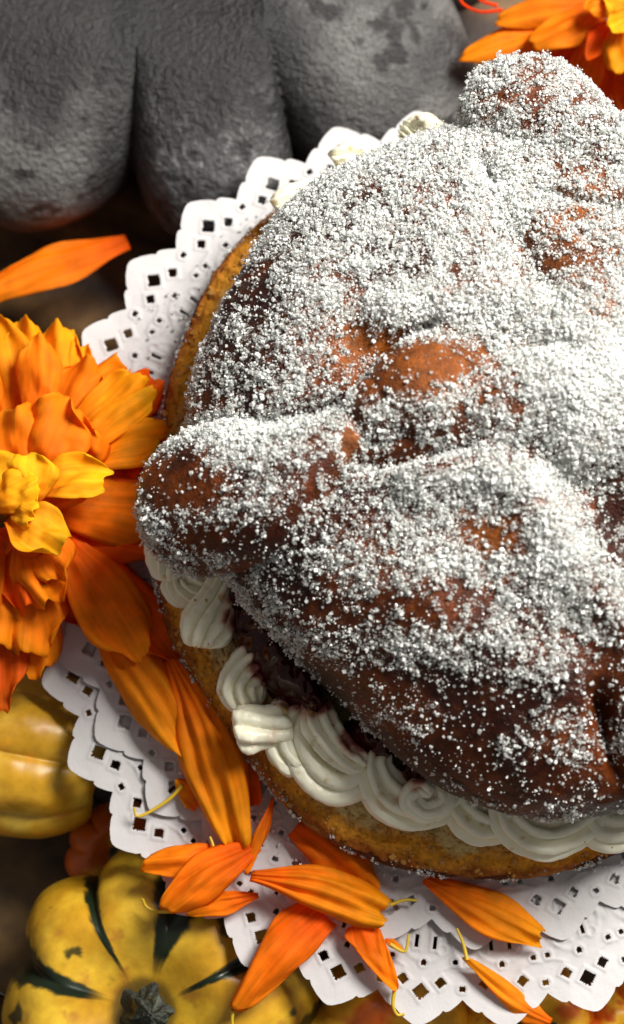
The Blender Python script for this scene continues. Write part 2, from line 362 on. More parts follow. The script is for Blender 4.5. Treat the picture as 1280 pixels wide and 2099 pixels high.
# where crust shows: (px,py,rx,ry,strength)   strength<0 removes, >0 adds
PATCH = [(880, 740, 100, 42, -.80), (790, 790, 60, 26, -.45), (725, 700, 42, 30, -.5), (700, 790, 50, 30, -.15), (1010, 380, 60, 90, .5), (505, 600, 60, 60, -.55), (440, 700, 40, 90, -.3), (350, 985, 105, 62, -.85), (450, 1110, 110, 34, -.55), (600, 1190, 60, 40, -.15), (450, 950, 60, 30, .2), (1000, 1095, 70, 34, -.35),
         (1255, 1020, 60, 60, -.45), (700, 1250, 120, 45, -.36), (850, 1240, 110, 40, -.3), (960, 1430, 130, 50, -.55), (700, 1400, 120, 50, -.45), (900, 1540, 160, 50, -.42), (1080, 1600, 160, 45, -.22), (1230, 1430, 30, 120, -.4),
         (1100, 520, 70, 60, -.22), (1190, 740, 130, 90, .8), (930, 628, 170, 32, .75), (1000, 985, 160, 34, .65), (1130, 1130, 50, 90, .5), (715, 905, 13, 24, -1.0), (675, 955, 13, 20, -.8), (640, 1000, 13, 20, -.8), (600, 1048, 14, 18, -.8), (560, 1095, 16, 18, -.9), (500, 1165, 20, 20, -.5), (735, 850, 9, 26, -.8), (500, 880, 110, 20, .4), (1000, 400, 20, 80, -.3), (780, 400, 220, 90, .04), (1060, 260, 110, 60, .05), (1230, 880, 80, 120, .25),
         (550, 900, 130, 40, .3), (850, 930, 130, 50, -.15), (1250, 640, 50, 40, -.3), (900, 1160, 160, 40, .18), (1100, 1370, 130, 70, .15), (600, 1180, 80, 60, .05), (1090, 190, 40, 30, -.2), (1190, 560, 60, 50, -.25)]
def density(P, Nn):
    px, py = proj(P); D = np.full(len(P), .50)
    for x, y, rx, ry, s in PATCH: D += s*np.exp(-(((px-x)/rx)**2+((py-y)/ry)**2))
    D += .22*(fbm(P*1.1, 3, 100)-.5)*2+.46*(fbm(P*3.0, 4, 101)-.5)*2+.50*(fbm(P*9.5, 2, 102)-.5)*2
    D -= .28*sstep(.5, .0, Nn[:, 2])
    D -= sstep(1250, 1650, py+.35*(px-1000))*.16
    D += sstep(1250, 300, py)*.10
    D[Nn[:, 2] < -.25] = -1; D -= .07*sstep(1150, 1500, py+.3*(px-900))
    # fade out far beyond the frame to keep the mesh small
    D -= sstep(1420, 1560, px)*.55*(rng.random(len(P)) > .3)
    return D
def crustcol(P, seed=0):
    n = fbm(P*.9, 4, 20+seed); n2 = fbm(P*5, 3, 30+seed)
    c = mixc((.030, .005, .0015), (.125, .026, .003), sstep(.35, .7, n))
    px, py = proj(P); am = np.zeros(len(P))
    for x, y, q_ in ((890, 740, 110), (1200, 690, 150), (725, 700, 60), (1190, 430, 90), (1000, 1095, 70), (720, 900, 40), (960, 250, 60)): am += np.exp(-(((px-x)/q_)**2+((py-y)/q_)**2))
    c = mixc(c, (.27, .075, .008), np.clip(am, 0, 1)*(.35+.65*n2)+sstep(.6, .8, n2)*.2)
    return c
colB = crustcol(P)
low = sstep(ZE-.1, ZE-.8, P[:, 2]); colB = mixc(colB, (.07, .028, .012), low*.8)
# crust colour gets darker towards the rim
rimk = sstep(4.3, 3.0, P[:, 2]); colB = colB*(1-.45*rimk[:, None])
UPN = np.tile([0, 0, .8], (len(BUN_V), 1)); UPN[BUN_V[:, 2] < 2.7] = [0, 0, -1]
top = mesh_obj('top_bun', BUN_V, BUN_F, M_crust, bread, col=colB, attrs={'dust': np.clip(density(BUN_V, UPN), 0, 1)})

SURF = [(BUN_V, BUN_F)]
def sweep(name, pts, parent, mat, nseg=64, nring=40, flat=1.0, seed=1, lump=.08, col=None, caps=.9):
    """rounded tube through pts = (x,y,z,r) in cm, round ends"""
    P = np.array(pts, float); n = len(P)
    t = np.linspace(0, n-1, nseg)
    def cr(t):
        i = np.clip(np.floor(t).astype(int), 0, n-2); f = (t-i)[:, None]
        p0 = P[np.clip(i-1, 0, n-1)]; p1 = P[i]; p2 = P[i+1]; p3 = P[np.clip(i+2, 0, n-1)]
        return .5*((2*p1)+(-p0+p2)*f+(2*p0-5*p1+4*p2-p3)*f**2+(-p0+3*p1-3*p2+p3)*f**3)
    C = cr(t); d0 = (C[1]-C[0])[:3]; d0 /= np.linalg.norm(d0); d1 = (C[-1]-C[-2])[:3]; d1 /= np.linalg.norm(d1)
    caps_n = 12; A = []
    for k in range(caps_n):
        a = (k+.15)/caps_n*pi/2; A.append(np.append(C[0, :3]-d0*C[0, 3]*caps*cos(a), C[0, 3]*sin(a)))
    A += list(C)
    for k in range(caps_n-1, -1, -1):
        a = (k+.15)/caps_n*pi/2; A.append(np.append(C[-1, :3]+d1*C[-1, 3]*caps*cos(a), C[-1, 3]*sin(a)))
    A = np.array(A); T = np.gradient(A[:, :3], axis=0); T /= np.linalg.norm(T, axis=1)[:, None]
    up = np.array([0, 0, 1.]); Sd = np.cross(T, up); Sd /= np.linalg.norm(Sd, axis=1)[:, None]; Nn = np.cross(Sd, T)
    ph = np.linspace(0, 2*pi, nring, endpoint=False)
    V = A[:, None, :3]+A[:, 3][:, None, None]*(np.cos(ph)[None, :, None]*Sd[:, None, :]+flat*np.sin(ph)[None, :, None]*Nn[:, None, :])
    V = V.reshape(-1, 3); ctr = np.repeat(A[:, :3], nring, 0); dd = V-ctr; l = np.linalg.norm(dd, axis=1)[:, None]+1e-9
    V = V+dd/l*np.minimum(l, 1)*(lump*2*(fbm(V*.9, 3, seed)-.5)+.05*(fbm(V*3.5, 3, seed+4)-.5))[:, None]
    F = gridfaces(len(A), nring, wrapv=True)
    o = mesh_obj(name, V, F, mat, parent, col=crustcol(V, seed) if col is None else col(V), attrs={'dust': np.clip(density(V, np.tile([0, 0, .8], (len(V), 1))), 0, 1)})
    return o, V, F
def on(px, py, z, r, sink=None):
    """a bone point: given height, or sunk by a share of r into the dome"""
    if z is None:
        xy = at(px, py, 5.6)[:2]; z = dome_z(xy[None])[0]-r*(.45 if sink is None else sink); p = at(px, py, z+r*.5)
        return (p[0], p[1], z, r)
    p = at(px, py, z); return (p[0], p[1], z, r)
bones = [
    [on(415, 1035, 3.95, 1.36), on(485, 1015, 4.55, 1.36), on(560, 985, None, 1.14, .05), on(635, 938, None, .84, .02), on(702, 893, None, .50, .1)],
    [on(785, 835, None, .68, .3), on(862, 800, None, 1.12, .34), on(950, 800, None, 1.2, .62), on(1060, 820, None, 1.0, .5), on(1170, 800, None, .9, .5)],
    [on(1050, 235, 3.9, 1.12), on(1100, 250, 4.1, 1.18), on(1180, 300, 4.3, 1.0), on(1270, 350, 4.55, .8)],
    [on(1060, 420, None, .6, .7), on(1095, 450, None, .8, .7), on(1190, 560, None, .9, .62), on(1230, 660, None, .9, .5)],
    [on(1200, 850, None, 1.2, .7), on(1290, 820, None, 1.3, .6), on(1400, 860, None, 1.2, .6)],
    [on(1420, 1230, None, .9, .5), on(1390, 1400, None, 1.1, .5), on(1350, 1510, 3.9, 1.2)],
]
for k, bp_ in enumerate(bones):
    o, V_, F_ = sweep('dough_bone', bp_, top, M_crust, seed=40+k, flat=.92)
    SURF.append((V_, F_))

# ---- bottom slice
cS2 = at(1030, 1090, .9)
sl_pts = [(333, 870), (345, 790), (380, 690), (430, 585), (490, 495), (548, 450), (640, 385), (760, 325), (900, 290), (1060, 280), (1250, 320), (1450, 420), (1620, 590), (1720, 800), (1760, 1050), (1720, 1320),
          (1600, 1550), (1430, 1690), (1280, 1745), (1150, 1786), (1030, 1803), (900, 1795), (780, 1768), (700, 1735), (610, 1680), (540, 1590), (465, 1500), (400, 1400), (340, 1280), (315, 1180), (305, 1080), (315, 960)]
Rs = polar_outline(sl_pts, .9, cS2)
nth = 1100; th = np.linspace(0, 2*pi, nth, endpoint=False); Rt = Rs(th); cs = np.stack([np.cos(th), np.sin(th)], 1)
def ring(rho, z, add=0): 
    XY = cS2[:2]+((rho*Rt+add))[:, None]*cs; return np.concatenate([XY, np.full((nth, 1), z)], 1)
# crust: from under the slice up round the side
rows = [ring(.01, .22), ring(.80, .22), ring(.9, .24)]+[ring(1, .95, -.62*(1-cos(a))) - [0, 0, .72*sin(a)] for a in np.linspace(pi/2, 0, 18)]+[ring(1, 1.0+.02*k, -.003*k*k) for k in range(1, 8)]
V = np.array(rows).reshape(-1, 3)
V[:, 2] += .10*(fbm(V*.6, 3, 50)-.5)*sstep(.3, .9, V[:, 2]); dr = V[:, :2]-cS2[:2]; dr /= np.linalg.norm(dr, axis=1)[:, None]+1e-9
V[:, :2] += dr*(.12*(fbm(V*1.5, 3, 51)-.5)+.06*(fbm(V*7, 3, 52)-.5))[:, None]
SL_V = V; SL_F = gridfaces(len(rows), nth, wrapv=True)
n = fbm(V*2, 4, 53); colS = mixc((.10, .028, .010), (.36, .13, .025), sstep(.35, .65, n)*sstep(.3, 1.1, V[:, 2]))
# crumb (cut face)
rr_ = np.linspace(.993, .74, 66); rows = [ring(r_, 1.12+.26*(1-exp(-(.993-r_)/.03))) for r_ in rr_]+[ring(.4, 1.4), ring(.01, 1.4)]
Vc = np.array(rows).reshape(-1, 3); pr = fbm(Vc*5.5, 4, 60); pr2 = fbm(Vc*14, 3, 61)
Vc[:, 2] += .10*(fbm(Vc*.6, 3, 50)-.5)+.24*(pr-.5)-.06*sstep(.62, .78, pr2)+.05*(fbm(Vc*30, 2, 62)-.5)
Vc[:, :2] += np.stack([fbm(Vc*8, 2, 63)-.5, fbm(Vc*8, 2, 64)-.5], 1)*.1
rho_c = np.hypot(Vc[:, 0]-cS2[0], Vc[:, 1]-cS2[1])/np.tile(Rt, len(rows))
jit = (fbm(Vc*2.2, 4, 65)-.5)*.10
cc = mixc((.66, .50, .22), (.70, .29, .025), sstep(.90, .955, rho_c+jit)); cc = mixc(cc, (.32, .085, .010), sstep(.96, .995, rho_c+jit*.6))
cc = cc*(.8+.4*pr[:, None]); cc = mixc(cc, (.40, .19, .04), sstep(.64, .8, pr2)*.3)
slice_ = mesh_obj('bottom_slice', Vc, gridfaces(len(rows), nth, wrapv=True)[:, ::-1], M_crumb, bread, col=cc)
mesh_obj('crust', SL_V, SL_F, M_crumb, slice_, col=colS, label='brown crust round the bottom slice with a little sugar stuck on')

# ---- filling
def fill_disc(name, rad, z, mat, col, bump, seed):
    nth = 200; th = np.linspace(0, 2*pi, nth, endpoint=False); R = Rs(th)
    c = (cS2[:2]*.5+cB[:2]*.5)
    rr = np.concatenate([np.linspace(.02, rad-.05, 14), rad-.05+.05*np.sin(np.linspace(.1, 1, 8)*pi/2), [rad, rad]])
    zz = np.concatenate([np.full(14, z), z-.45*(1-np.cos(np.linspace(.1, 1, 8)*pi/2)), [z-.8, z-1.2]])
    V = np.stack([c[0]+np.outer(rr, R*np.cos(th)), c[1]+np.outer(rr, R*np.sin(th)), np.repeat(zz[:, None], nth, 1)], -1).reshape(-1, 3)
    V[:, 2] += bump*(fbm(V*1.5, 3, seed)-.5)
    return mesh_obj(name, V, gridfaces(len(rr), nth, wrapv=True), mat, bread, col=np.tile(np.array(col), (len(V), 1)))
fill_disc('cream_layer', .62, 2.1, M_cream, (.78, .74, .58), .1, 70)
JAM = [((492, 1215), .30), ((530, 1275), .58), ((580, 1335), .66), ((620, 1395), .58), ((650, 1445), .26), ((742, 1500), .42), ((785, 1530), .28), ((852, 1580), .30)]
JW = np.array([at(x, y, 2.2)[:2] for (x, y), r in JAM]); JR = np.array([r for _, r in JAM])
def stain(V):
    d = np.min(np.hypot(V[:, None, 0]-JW[None, :, 0], V[:, None, 1]-JW[None, :, 1])-JR[None, :], axis=1)
    n = fbm(V*3, 3, 77)
    k = sstep(.12, -.12, d+(n-.5)*.5); spots = sstep(.66, .74, fbm(V*2.6, 3, 78))*sstep(1.3, .2, d)*.3
    return np.clip(k+spots, 0, 1)
def cream_col(V):
    c = np.tile(np.array([.95, .91, .71]), (len(V), 1)); s = stain(V)
    c = mixc(c, (.62, .26, .16), np.clip(s*1.6, 0, 1)*.7); c = mixc(c, (.16, .008, .006), sstep(.5, 1, s)*.9)
    cr_ = sstep(.74, .79, fbm(V*4, 3, 79)); return mixc(c, (.62, .40, .06), cr_*.6)
CREAMV = []
def cream(pts, lobes=7, depth=.2, twist=.6, flat=.9, nseg=70, nring=98, seed=0, taper=(.6, .6), parent=bread, name='cream_swirl', endcap=.8):
    P = np.array([np.append(at(p[0], p[1], p[2]), p[3]) for p in pts]); n = len(P); t = np.linspace(0, n-1, nseg)
    i = np.clip(np.floor(t).astype(int), 0, n-2); f = (t-i)[:, None]
    p0 = P[np.clip(i-1, 0, n-1)]; p1 = P[i]; p2 = P[i+1]; p3 = P[np.clip(i+2, 0, n-1)]
    C = .5*((2*p1)+(-p0+p2)*f+(2*p0-5*p1+4*p2-p3)*f**2+(-p0+3*p1-3*p2+p3)*f**3)
    s = np.linspace(0, 1, nseg); env = np.sqrt(np.clip(1-(1-np.clip(s/.16, 0, 1))**2, .0004, 1))*np.sqrt(np.clip(1-(1-np.clip((1-s)/.16, 0, 1))**2, .0004, 1))
    T = np.gradient(C[:, :3], axis=0); T /= np.linalg.norm(T, axis=1)[:, None]; Sd = np.cross(T, [0, 0, 1.]); Sd /= np.linalg.norm(Sd, axis=1)[:, None]+1e-9; Nn = np.cross(Sd, T)
    ph = np.linspace(0, 2*pi, nring, endpoint=False)[None, :]; tw = (twist*2*pi*s)[:, None]
    star = 1-depth*(1-np.abs(np.cos((ph+tw)*lobes/2+seed)))**1.3     # rounded lobes with sharp valleys
    rad = C[:, 3][:, None]*env[:, None]*star*(1+.06*np.sin(9*s+seed)[:, None])
    V = C[:, None, :3]+rad[..., None]*(np.cos(ph)[..., None]*Sd[:, None]+flat*np.sin(ph)[..., None]*Nn[:, None])
    V = V.reshape(-1, 3); CREAMV.append(V[::37]); V += .035*np.stack([fbm(V*9, 2, 180+seed)-.5, fbm(V*9, 2, 190+seed)-.5, fbm(V*9, 2, 195+seed)-.5], 1); V += .06*np.stack([fbm(V*2.2, 3, 80+seed)-.5, fbm(V*2.2, 3, 90+seed)-.5, fbm(V*2.2, 3, 95+seed)-.5], 1)
    return mesh_obj(name, V, gridfaces(nseg, nring, wrapv=True), M_cream, parent, col=cream_col(V))
zc = 1.75
CR = [
    ([(1335, 1600, zc+.1, .4), (1262, 1655, zc, .45), (1215, 1668, zc, .42), (1180, 1640, zc, .36)], 6, .0),
    ([(1200, 1600, zc+.2, .4), (1192, 1672, zc+.05, .5), (1120, 1712, zc-.02, .52), (1055, 1680, zc+.1, .46), (1045, 1610, zc+.2, .4)], 7, .15),
    ([(1070, 1610, zc+.2, .4), (1045, 1670, zc+.02, .46), (990, 1682, zc-.02, .48), (945, 1648, zc+.1, .42), (935, 1590, zc+.2, .36)], 7, .1),
    ([(930, 1560, zc+.25, .35), (925, 1620, zc+.08, .42), (870, 1652, zc, .48), (800, 1632, zc, .5), (765, 1570, zc+.12, .42), (780, 1510, zc+.2, .35)], 7, .12),
    ([(780, 1500, zc+.2, .35), (750, 1570, zc+.1, .42), (700, 1602, zc-.0, .50), (645, 1570, zc, .5), (615, 1500, zc+.1, .42), (640, 1440, zc+.2, .3)], 5, .05),
    ([(650, 1420, zc+.3, .25), (655, 1480, zc+.42, .36), (700, 1540, zc+.42, .36), (750, 1570, zc+.3, .25)], 6, .1),
    ([(640, 1420, zc+.1, .3), (590, 1470, zc+.08, .40), (585, 1530, zc-.0, .42), (625, 1575, zc, .36)], 6, .1),
    ([(600, 1475, zc+.1, .38), (555, 1488, zc+.12, .44), (512, 1494, zc+.12, .48), (482, 1500, zc+.08, .42)], 5, .2),
    ([(545, 1330, zc+.2, .4), (510, 1368, zc+.08, .47), (500, 1412, zc-.02, .48), (530, 1450, zc-.05, .34)], 8, .25),
    ([(470, 1165, zc+.25, .32), (446, 1228, zc+.2, .42), (425, 1288, zc+.1, .54), (420, 1330, zc, .46)], 8, .2),
    ([(470, 1190, zc+.0, .4), (420, 1200, zc-.05, .42), (372, 1205, zc-.1, .40), (350, 1180, zc-.1, .3)], 8, .5),
    ([(350, 1190, zc, .35), (345, 1120, zc, .45), (380, 1050, zc, .45)], 8, .3),
    ([(770, 345, zc+.1, .35), (730, 326, zc+.3, .44), (695, 350, zc+.2, .4)], 7, .4),
    ([(650, 405, zc+.1, .36), (605, 412, zc+.2, .40), (575, 440, zc+.1, .34)], 7, .3),
    ([(905, 300, zc+.2, .35), (868, 284, zc+.35, .48), (832, 302, zc+.2, .42)], 8, 1.1),
]
for k, (pts, lb, tw) in enumerate(CR): cream([(x, y, z+(.10 if k % 2 else -.04), r_) for x, y, z, r_ in pts], lobes=lb+1, twist=tw, seed=k, depth=.52 if lb > 5 else .34)
# rosettes
cream([(900, 1590, zc+.45, .26), (912, 1640, zc+.5, .24), (875, 1665, zc+.5, .24), (840, 1640, zc+.52, .22), (860, 1612, zc+.6, .20), (885, 1630, zc+.68, .16)], lobes=5, twist=.4, seed=21, depth=.3)
cream([(900, 285, zc+.2, .34), (868, 268, zc+.35, .36), (838, 285, zc+.2, .3)], lobes=7, twist=.5, seed=22, depth=.25)
cream([(860, 262, zc+.5, .22), (862, 250, zc+.75, .16), (866, 240, zc+1.0, .07)], lobes=5, twist=.8, seed=23, depth=.25)
# cream behind, round the hidden side of the bread
for k, a in enumerate(np.linspace(radians(-70), radians(75), 11)):
    c = cS2[:2]+Rs(np.array([a]))[0]*.90*np.array([cos(a), sin(a)]); t_ = np.array([-sin(a), cos(a)]); rdl = np.array([cos(a), sin(a)])
    # world-space version of the same shell
    pw = [np.array([*(c-t_*.6-rdl*.5), zc+.1, .4]), np.array([*(c-t_*.4+rdl*.1), zc, .46]), np.array([*(c+t_*.2+rdl*.2), zc, .48]), np.array([*(c+t_*.6-rdl*.2), zc+.05, .38])]
    _at = at
    at = lambda x, y, z: np.array([x, y, z])
    cream([tuple(p) for p in pw], lobes=7, twist=.1, seed=30+k, depth=.3); at = _at
# jam
def jam_blob(name, idx, seed):
    n = 170; W = JW[idx]; R = JR[idx]; lo = (W-R[:, None]).min(0)-.15; hi = (W+R[:, None]).max(0)+.15
    gx = np.linspace(lo[0], hi[0], n); gy = np.linspace(lo[1], hi[1], n); X, Y = np.meshgrid(gx, gy, indexing='ij')
    f = np.zeros(X.shape)
    for w_, r_ in zip(W, R): f += np.exp(-((X-w_[0])**2+(Y-w_[1])**2)/(r_*.8)**2)
    P = np.stack([X, Y, X*0+seed], -1)
    h = np.clip(f-.25, 0, 1.2); L = fbm(P*3.2, 2, seed); berries = np.abs(vnoise(P*5, seed+3)-.5)*2
    Z = 1.72+1.1*np.sqrt(np.clip(h, 0, 1))*1.0+(.30*(L-.5)*2+.10*(fbm(P*7, 2, seed+9)-.5))*np.clip(h*4, 0, 1)+.10*(berries-.3)*np.clip(h*3, 0, 1)
    for _ in range(0):
        k = rng.integers(len(W)); a = rng.uniform(0, 2*pi); q = R[k]*sqrt(rng.random()); cx, cy = W[k][0]+q*cos(a), W[k][1]+q*sin(a); br = rng.uniform(.07, .19)
        ix = int((cx-lo[0])/(hi[0]-lo[0])*(n-1)); iy = int((cy-lo[1])/(hi[1]-lo[1])*(n-1)); z0 = Z[np.clip(ix, 0, n-1), np.clip(iy, 0, n-1)]
        d2 = (X-cx)**2+(Y-cy)**2; Z = np.where(d2 < br*br, np.maximum(Z, z0-.45*br+np.sqrt(np.clip(br*br-d2, 0, None))), Z)
    for _ in range(5): Z[1:-1, 1:-1] = (Z[1:-1, 1:-1]*2+Z[:-2, 1:-1]+Z[2:, 1:-1]+Z[1:-1, :-2]+Z[1:-1, 2:])/6
    Z[f < .25] = 1.2
    return mesh_obj(name, np.stack([X, Y, Z], -1).reshape(-1, 3), gridfaces(n, n)[(f.ravel()[gridfaces(n, n)] > .2).any(1)], M_jam, bread)
jam_blob('jam', [0, 1, 2, 3, 4], 3); jam_blob('jam', [5, 6], 6); jam_blob('jam', [7], 8)

# ---- sugar : individual crystals, clustered
def sample(V, F, n):
    tri = np.concatenate([F[:, [0, 1, 2]], F[:, [0, 2, 3]]]); a, b_, c = V[tri[:, 0]], V[tri[:, 1]], V[tri[:, 2]]
    nr = np.cross(b_-a, c-a); ar = np.linalg.norm(nr, axis=1)/2; cum = np.cumsum(ar); 
    k = np.searchsorted(cum, rng.random(n)*cum[-1]); r1 = np.sqrt(rng.random(n)); r2 = rng.random(n)
    P = a[k]*(1-r1)[:, None]+b_[k]*(r1*(1-r2))[:, None]+c[k]*(r1*r2)[:, None]
    return P, nr[k]/(2*ar[k][:, None]+1e-12), cum[-1]
GP, GN_ = [], []
for k, (V_, F_) in enumerate(SURF):
    if k == 0:
        V2, F2 = V_, F_[(V_[F_].mean(1)[:, 2] > 2.6)]
    else: V2, F2 = V_, F_
    _, nn, area_ = sample(V2, F2, 10)
    n = int(area_*2750); P, nn, _ = sample(V2, F2, n)
    if k == 0: 
        up = nn[:, 2].mean() > 0
    ctr = V_.mean(0); nn = nn*np.sign(((P-ctr)*nn).sum())
    D = density(P, nn); keep = rng.random(n) < np.where(D > -.6, np.clip(.010*(D > -.5)+.80*sstep(.02, 1.6, D), 0, 1), 0); P, nn, D = P[keep], nn[keep], D[keep]
    if k:   # bones: drop what lies inside the dome
        kk = P[:, 2] > dome_z(P[:, :2])-.1; out_ = np.hypot(*(P[:, :2]-cB[:2]).T)/Rb(np.arctan2(P[:, 1]-cB[1], P[:, 0]-cB[0])) > .97
        kk = kk | out_; P, nn, D = P[kk], nn[kk], D[kk]
    P = P+nn*(rng.random(len(P))**1.5*.075*np.clip(D+.2, .2, 1.3))[:, None]+.012*nn
    ci = np.repeat(rng.choice(len(P), len(P)//28), 5)                # small clumps of grains stuck together
    P = np.concatenate([P, P[ci]+nn[ci]*rng.uniform(.0, .06, (len(ci), 1))+rng.normal(0, .028, (len(ci), 3))]); D = np.concatenate([D, D[ci]])
    GP.append(P); GN_.append(D)
# slice rim
P, nn, _ = sample(SL_V, SL_F[(SL_V[SL_F].mean(1)[:, 2] > .25)], 26000); s = np.sign(((P-np.array([*cS2[:2], .7]))*nn).sum(1)); nn *= s[:, None]
kk = (fbm(P*2.3, 3, 120)+.35*(fbm(P*7, 2, 121)-.5) > .54)&(rng.random(len(P)) < .75); GPs = P[kk]+nn[kk]*.03
_gn = {}
def grain_nodes(mat):
    """one jittered crystal, set on every vertex of the carrier mesh"""
    if mat.name in _gn: return _gn[mat.name]
    g = bpy.data.node_groups.new('grains_'+mat.name, 'GeometryNodeTree')
    g.interface.new_socket('Geometry', in_out='INPUT', socket_type='NodeSocketGeometry'); g.interface.new_socket('Geometry', in_out='OUTPUT', socket_type='NodeSocketGeometry')
    n = g.nodes; L = g.links; gi = n.new('NodeGroupInput'); go = n.new('NodeGroupOutput')
    cu = n.new('GeometryNodeMeshCube'); cu.inputs['Size'].default_value = (2, 2, 2)
    rv = n.new('FunctionNodeRandomValue'); rv.data_type = 'FLOAT_VECTOR'; rv.inputs[0].default_value = (-.34,)*3; rv.inputs[1].default_value = (.34,)*3
    sp = n.new('GeometryNodeSetPosition'); L.new(cu.outputs['Mesh'], sp.inputs['Geometry']); L.new(rv.outputs[0], sp.inputs['Offset'])
    sm = n.new('GeometryNodeSetMaterial'); sm.inputs['Material'].default_value = mat; L.new(sp.outputs[0], sm.inputs['Geometry'])
    mp = n.new('GeometryNodeMeshToPoints'); L.new(gi.outputs[0], mp.inputs['Mesh'])
    ip = n.new('GeometryNodeInstanceOnPoints'); L.new(mp.outputs[0], ip.inputs['Points']); L.new(sm.outputs[0], ip.inputs['Instance'])
    for nm, sk in (('rot', 'Rotation'), ('scl', 'Scale')):
        a = n.new('GeometryNodeInputNamedAttribute'); a.data_type = 'FLOAT_VECTOR'; a.inputs['Name'].default_value = nm; L.new(a.outputs['Attribute'], ip.inputs[sk])
    L.new(ip.outputs[0], go.inputs[0]); _gn[mat.name] = g; return g
def crystals(name, P, parent, size=(.0155, .032), mat=None, dens=None, label=None):
    n = len(P); mat = mat or M_sugar
    szv = np.where(rng.random(n) < .5, rng.uniform(.45, .75, n), rng.uniform(.8, 1.25, n))
    sc = (szv*rng.uniform(size[0], size[1], n)*(.6+.8*rng.random(n)**2))[:, None]*rng.uniform(.6, 1.1, (n, 3))*.82
    cl = np.clip(rng.random(n)*1.1-.12-(0 if dens is None else np.clip((dens-.65)*.8, -.05, .6)), 0, .88)
    org = ORIG[parent.name] if parent is not None else np.array([P[:, 0].mean(), P[:, 1].mean(), P[:, 2].min()])
    me = bpy.data.meshes.new(name); me.vertices.add(n); me.vertices.foreach_set('co', ((P-org)*S).astype(np.float32).ravel())
    for nm, arr in (('rot', rng.uniform(0, 6.283, (n, 3))), ('scl', sc*S)):
        a = me.attributes.new(nm, 'FLOAT_VECTOR', 'POINT'); a.data.foreach_set('vector', arr.astype(np.float32).ravel())
    a = me.attributes.new('clarity', 'FLOAT', 'POINT'); a.data.foreach_set('value', cl.astype(np.float32))
    me.materials.append(mat); me.update()
    o = bpy.data.objects.new(name, me); link(o, parent); ORIG[o.name] = org
    if parent is None: o.location = tuple(org*S)
    md = o.modifiers.new('grains', 'NODES'); md.node_group = grain_nodes(mat)
    if label: o['label'] = label
    return tag(o, kind='stuff')
GP = np.concatenate(GP)
crystals('sugar', GP, top, dens=np.concatenate(GN_))
crystals('sugar', GPs, slice_)
kc = rng.choice(len(Vc), 2600); kc = kc[(rho_c[kc] > .86)]
def crumbs_(name, P, parent):
    n = len(P); o = crystals(name, P, parent, size=(.03, .065), mat=M_crumbbit); return o
m, nt, b, out = newmat('crumb_bits'); M_crumbbit = m
b.inputs['Base Color'].default_value = (.50, .24, .05, 1); b.inputs['Roughness'].default_value = .9
crumbs_('crumbs', Vc[kc]+[0, 0, .01], slice_)
cv = np.concatenate(CREAMV); cv = cv[cv[:, 2] > 1.75]; cv = cv[rng.choice(len(cv), 320)]
crystals('crumbs', cv, bread, size=(.012, .035), mat=M_crumbbit)
# grains that fell on the paper
aa = rng.uniform(0, 2*pi, 900); rr = Rs(aa)+rng.exponential(.45, 900)+.1
Pf = np.stack([cS2[0]+rr*np.cos(aa), cS2[1]+rr*np.sin(aa), np.full(900, .22)], 1); Pf[:, 2] = np.where(Pf[:, 1] > cU[1]-7.4, .22, .08)
Pf = Pf[np.hypot(Pf[:, 0]-cU[0], Pf[:, 1]-cU[1]) < 8.0]
o = crystals('spilled_sugar', Pf, None, size=(.022, .042)); tag(o, 'sugar grains spilled on the doilies round the bread', 'sugar')

# ------------------------------------------------------------------ petals
def petal(name, B, T, wd, color, parent=None, arch=.08, cup=.25, roll=0, ruffle=.07, corr=.035, droop=0, seed=0, tipr=.28, basew=.22, peak=.68, label=None, ncorr=5, teeth=.03, crease=.05, up=(0, 0, 1), mat=None):
    B = np.asarray(B, float); T = np.asarray(T, float); a = T-B; L = np.linalg.norm(a); ah = a/L
    s = np.cross(ah, up); s /= np.linalg.norm(s); n = np.cross(s, ah)
    s, n = s*cos(roll)+n*sin(roll), n*cos(roll)-s*sin(roll)
    nu, nv = 26, 21; u = np.linspace(0, 1, nu)[:, None]; v = np.linspace(-1, 1, nv)[None, :]
    pk = np.where(u < peak, basew+(1-basew)*np.sin(np.clip(u/peak, 0, 1)*pi/2)**1.2, 1-.30*((u-peak)/(1-peak))**2)
    teeth_ = teeth*(np.sin(v*4.1+seed*1.3)*.8+.25*np.sin(v*11+seed)+.15*np.sin(v*23+seed))
    ul = u*(1-tipr*np.abs(v)**2.6+teeth_*u**2)
    hw = wd/2*pk*(1+.05*np.sin(u*9+seed))
    bend = .05*L*np.sin(u*pi)*np.sin(seed*2.1)
    z = arch*L*np.sin(u*pi)-droop*L*u**2-cup*wd*.5*(v**2)*pk+corr*wd*np.cos(v*pi*ncorr*.5+seed+2.2*(fbm(np.stack([u*2+v*0, v*1.5+u*0, u*0+v*0+seed], -1), 3, 210)-.5))*np.sin(u*pi*.9+.2)+ruffle*wd*np.sin(v*5.5+seed*1.7+u*3)*u**2.5+.02*wd*np.sin(u*13+v*4+seed)
    q3 = np.stack([u*2.2+v*0, v*1.1+u*0, u*0+v*0+seed*3.7], -1)
    z = z+crease*wd*2*(fbm(q3*1.3, 3, 200)-.5)*np.clip(u*2.5, 0, 1)*2
    V = B+ul[..., None]*a+(hw*v+bend)[..., None]*s+z[..., None]*n
    o = mesh_obj(name, V.reshape(-1, 3), gridfaces(nu, nv), mat or M_petal, parent, origin=tuple(B) if parent is None else None, attrs={'along': np.repeat(u, nv, 1).ravel(), 'across': np.repeat(v, nu, 0).ravel()+seed*.37})
    o.color = (*color, 1); md = o.modifiers.new('thickness', 'SOLIDIFY'); md.thickness = .00012
    if label: o['label'] = label
    return o
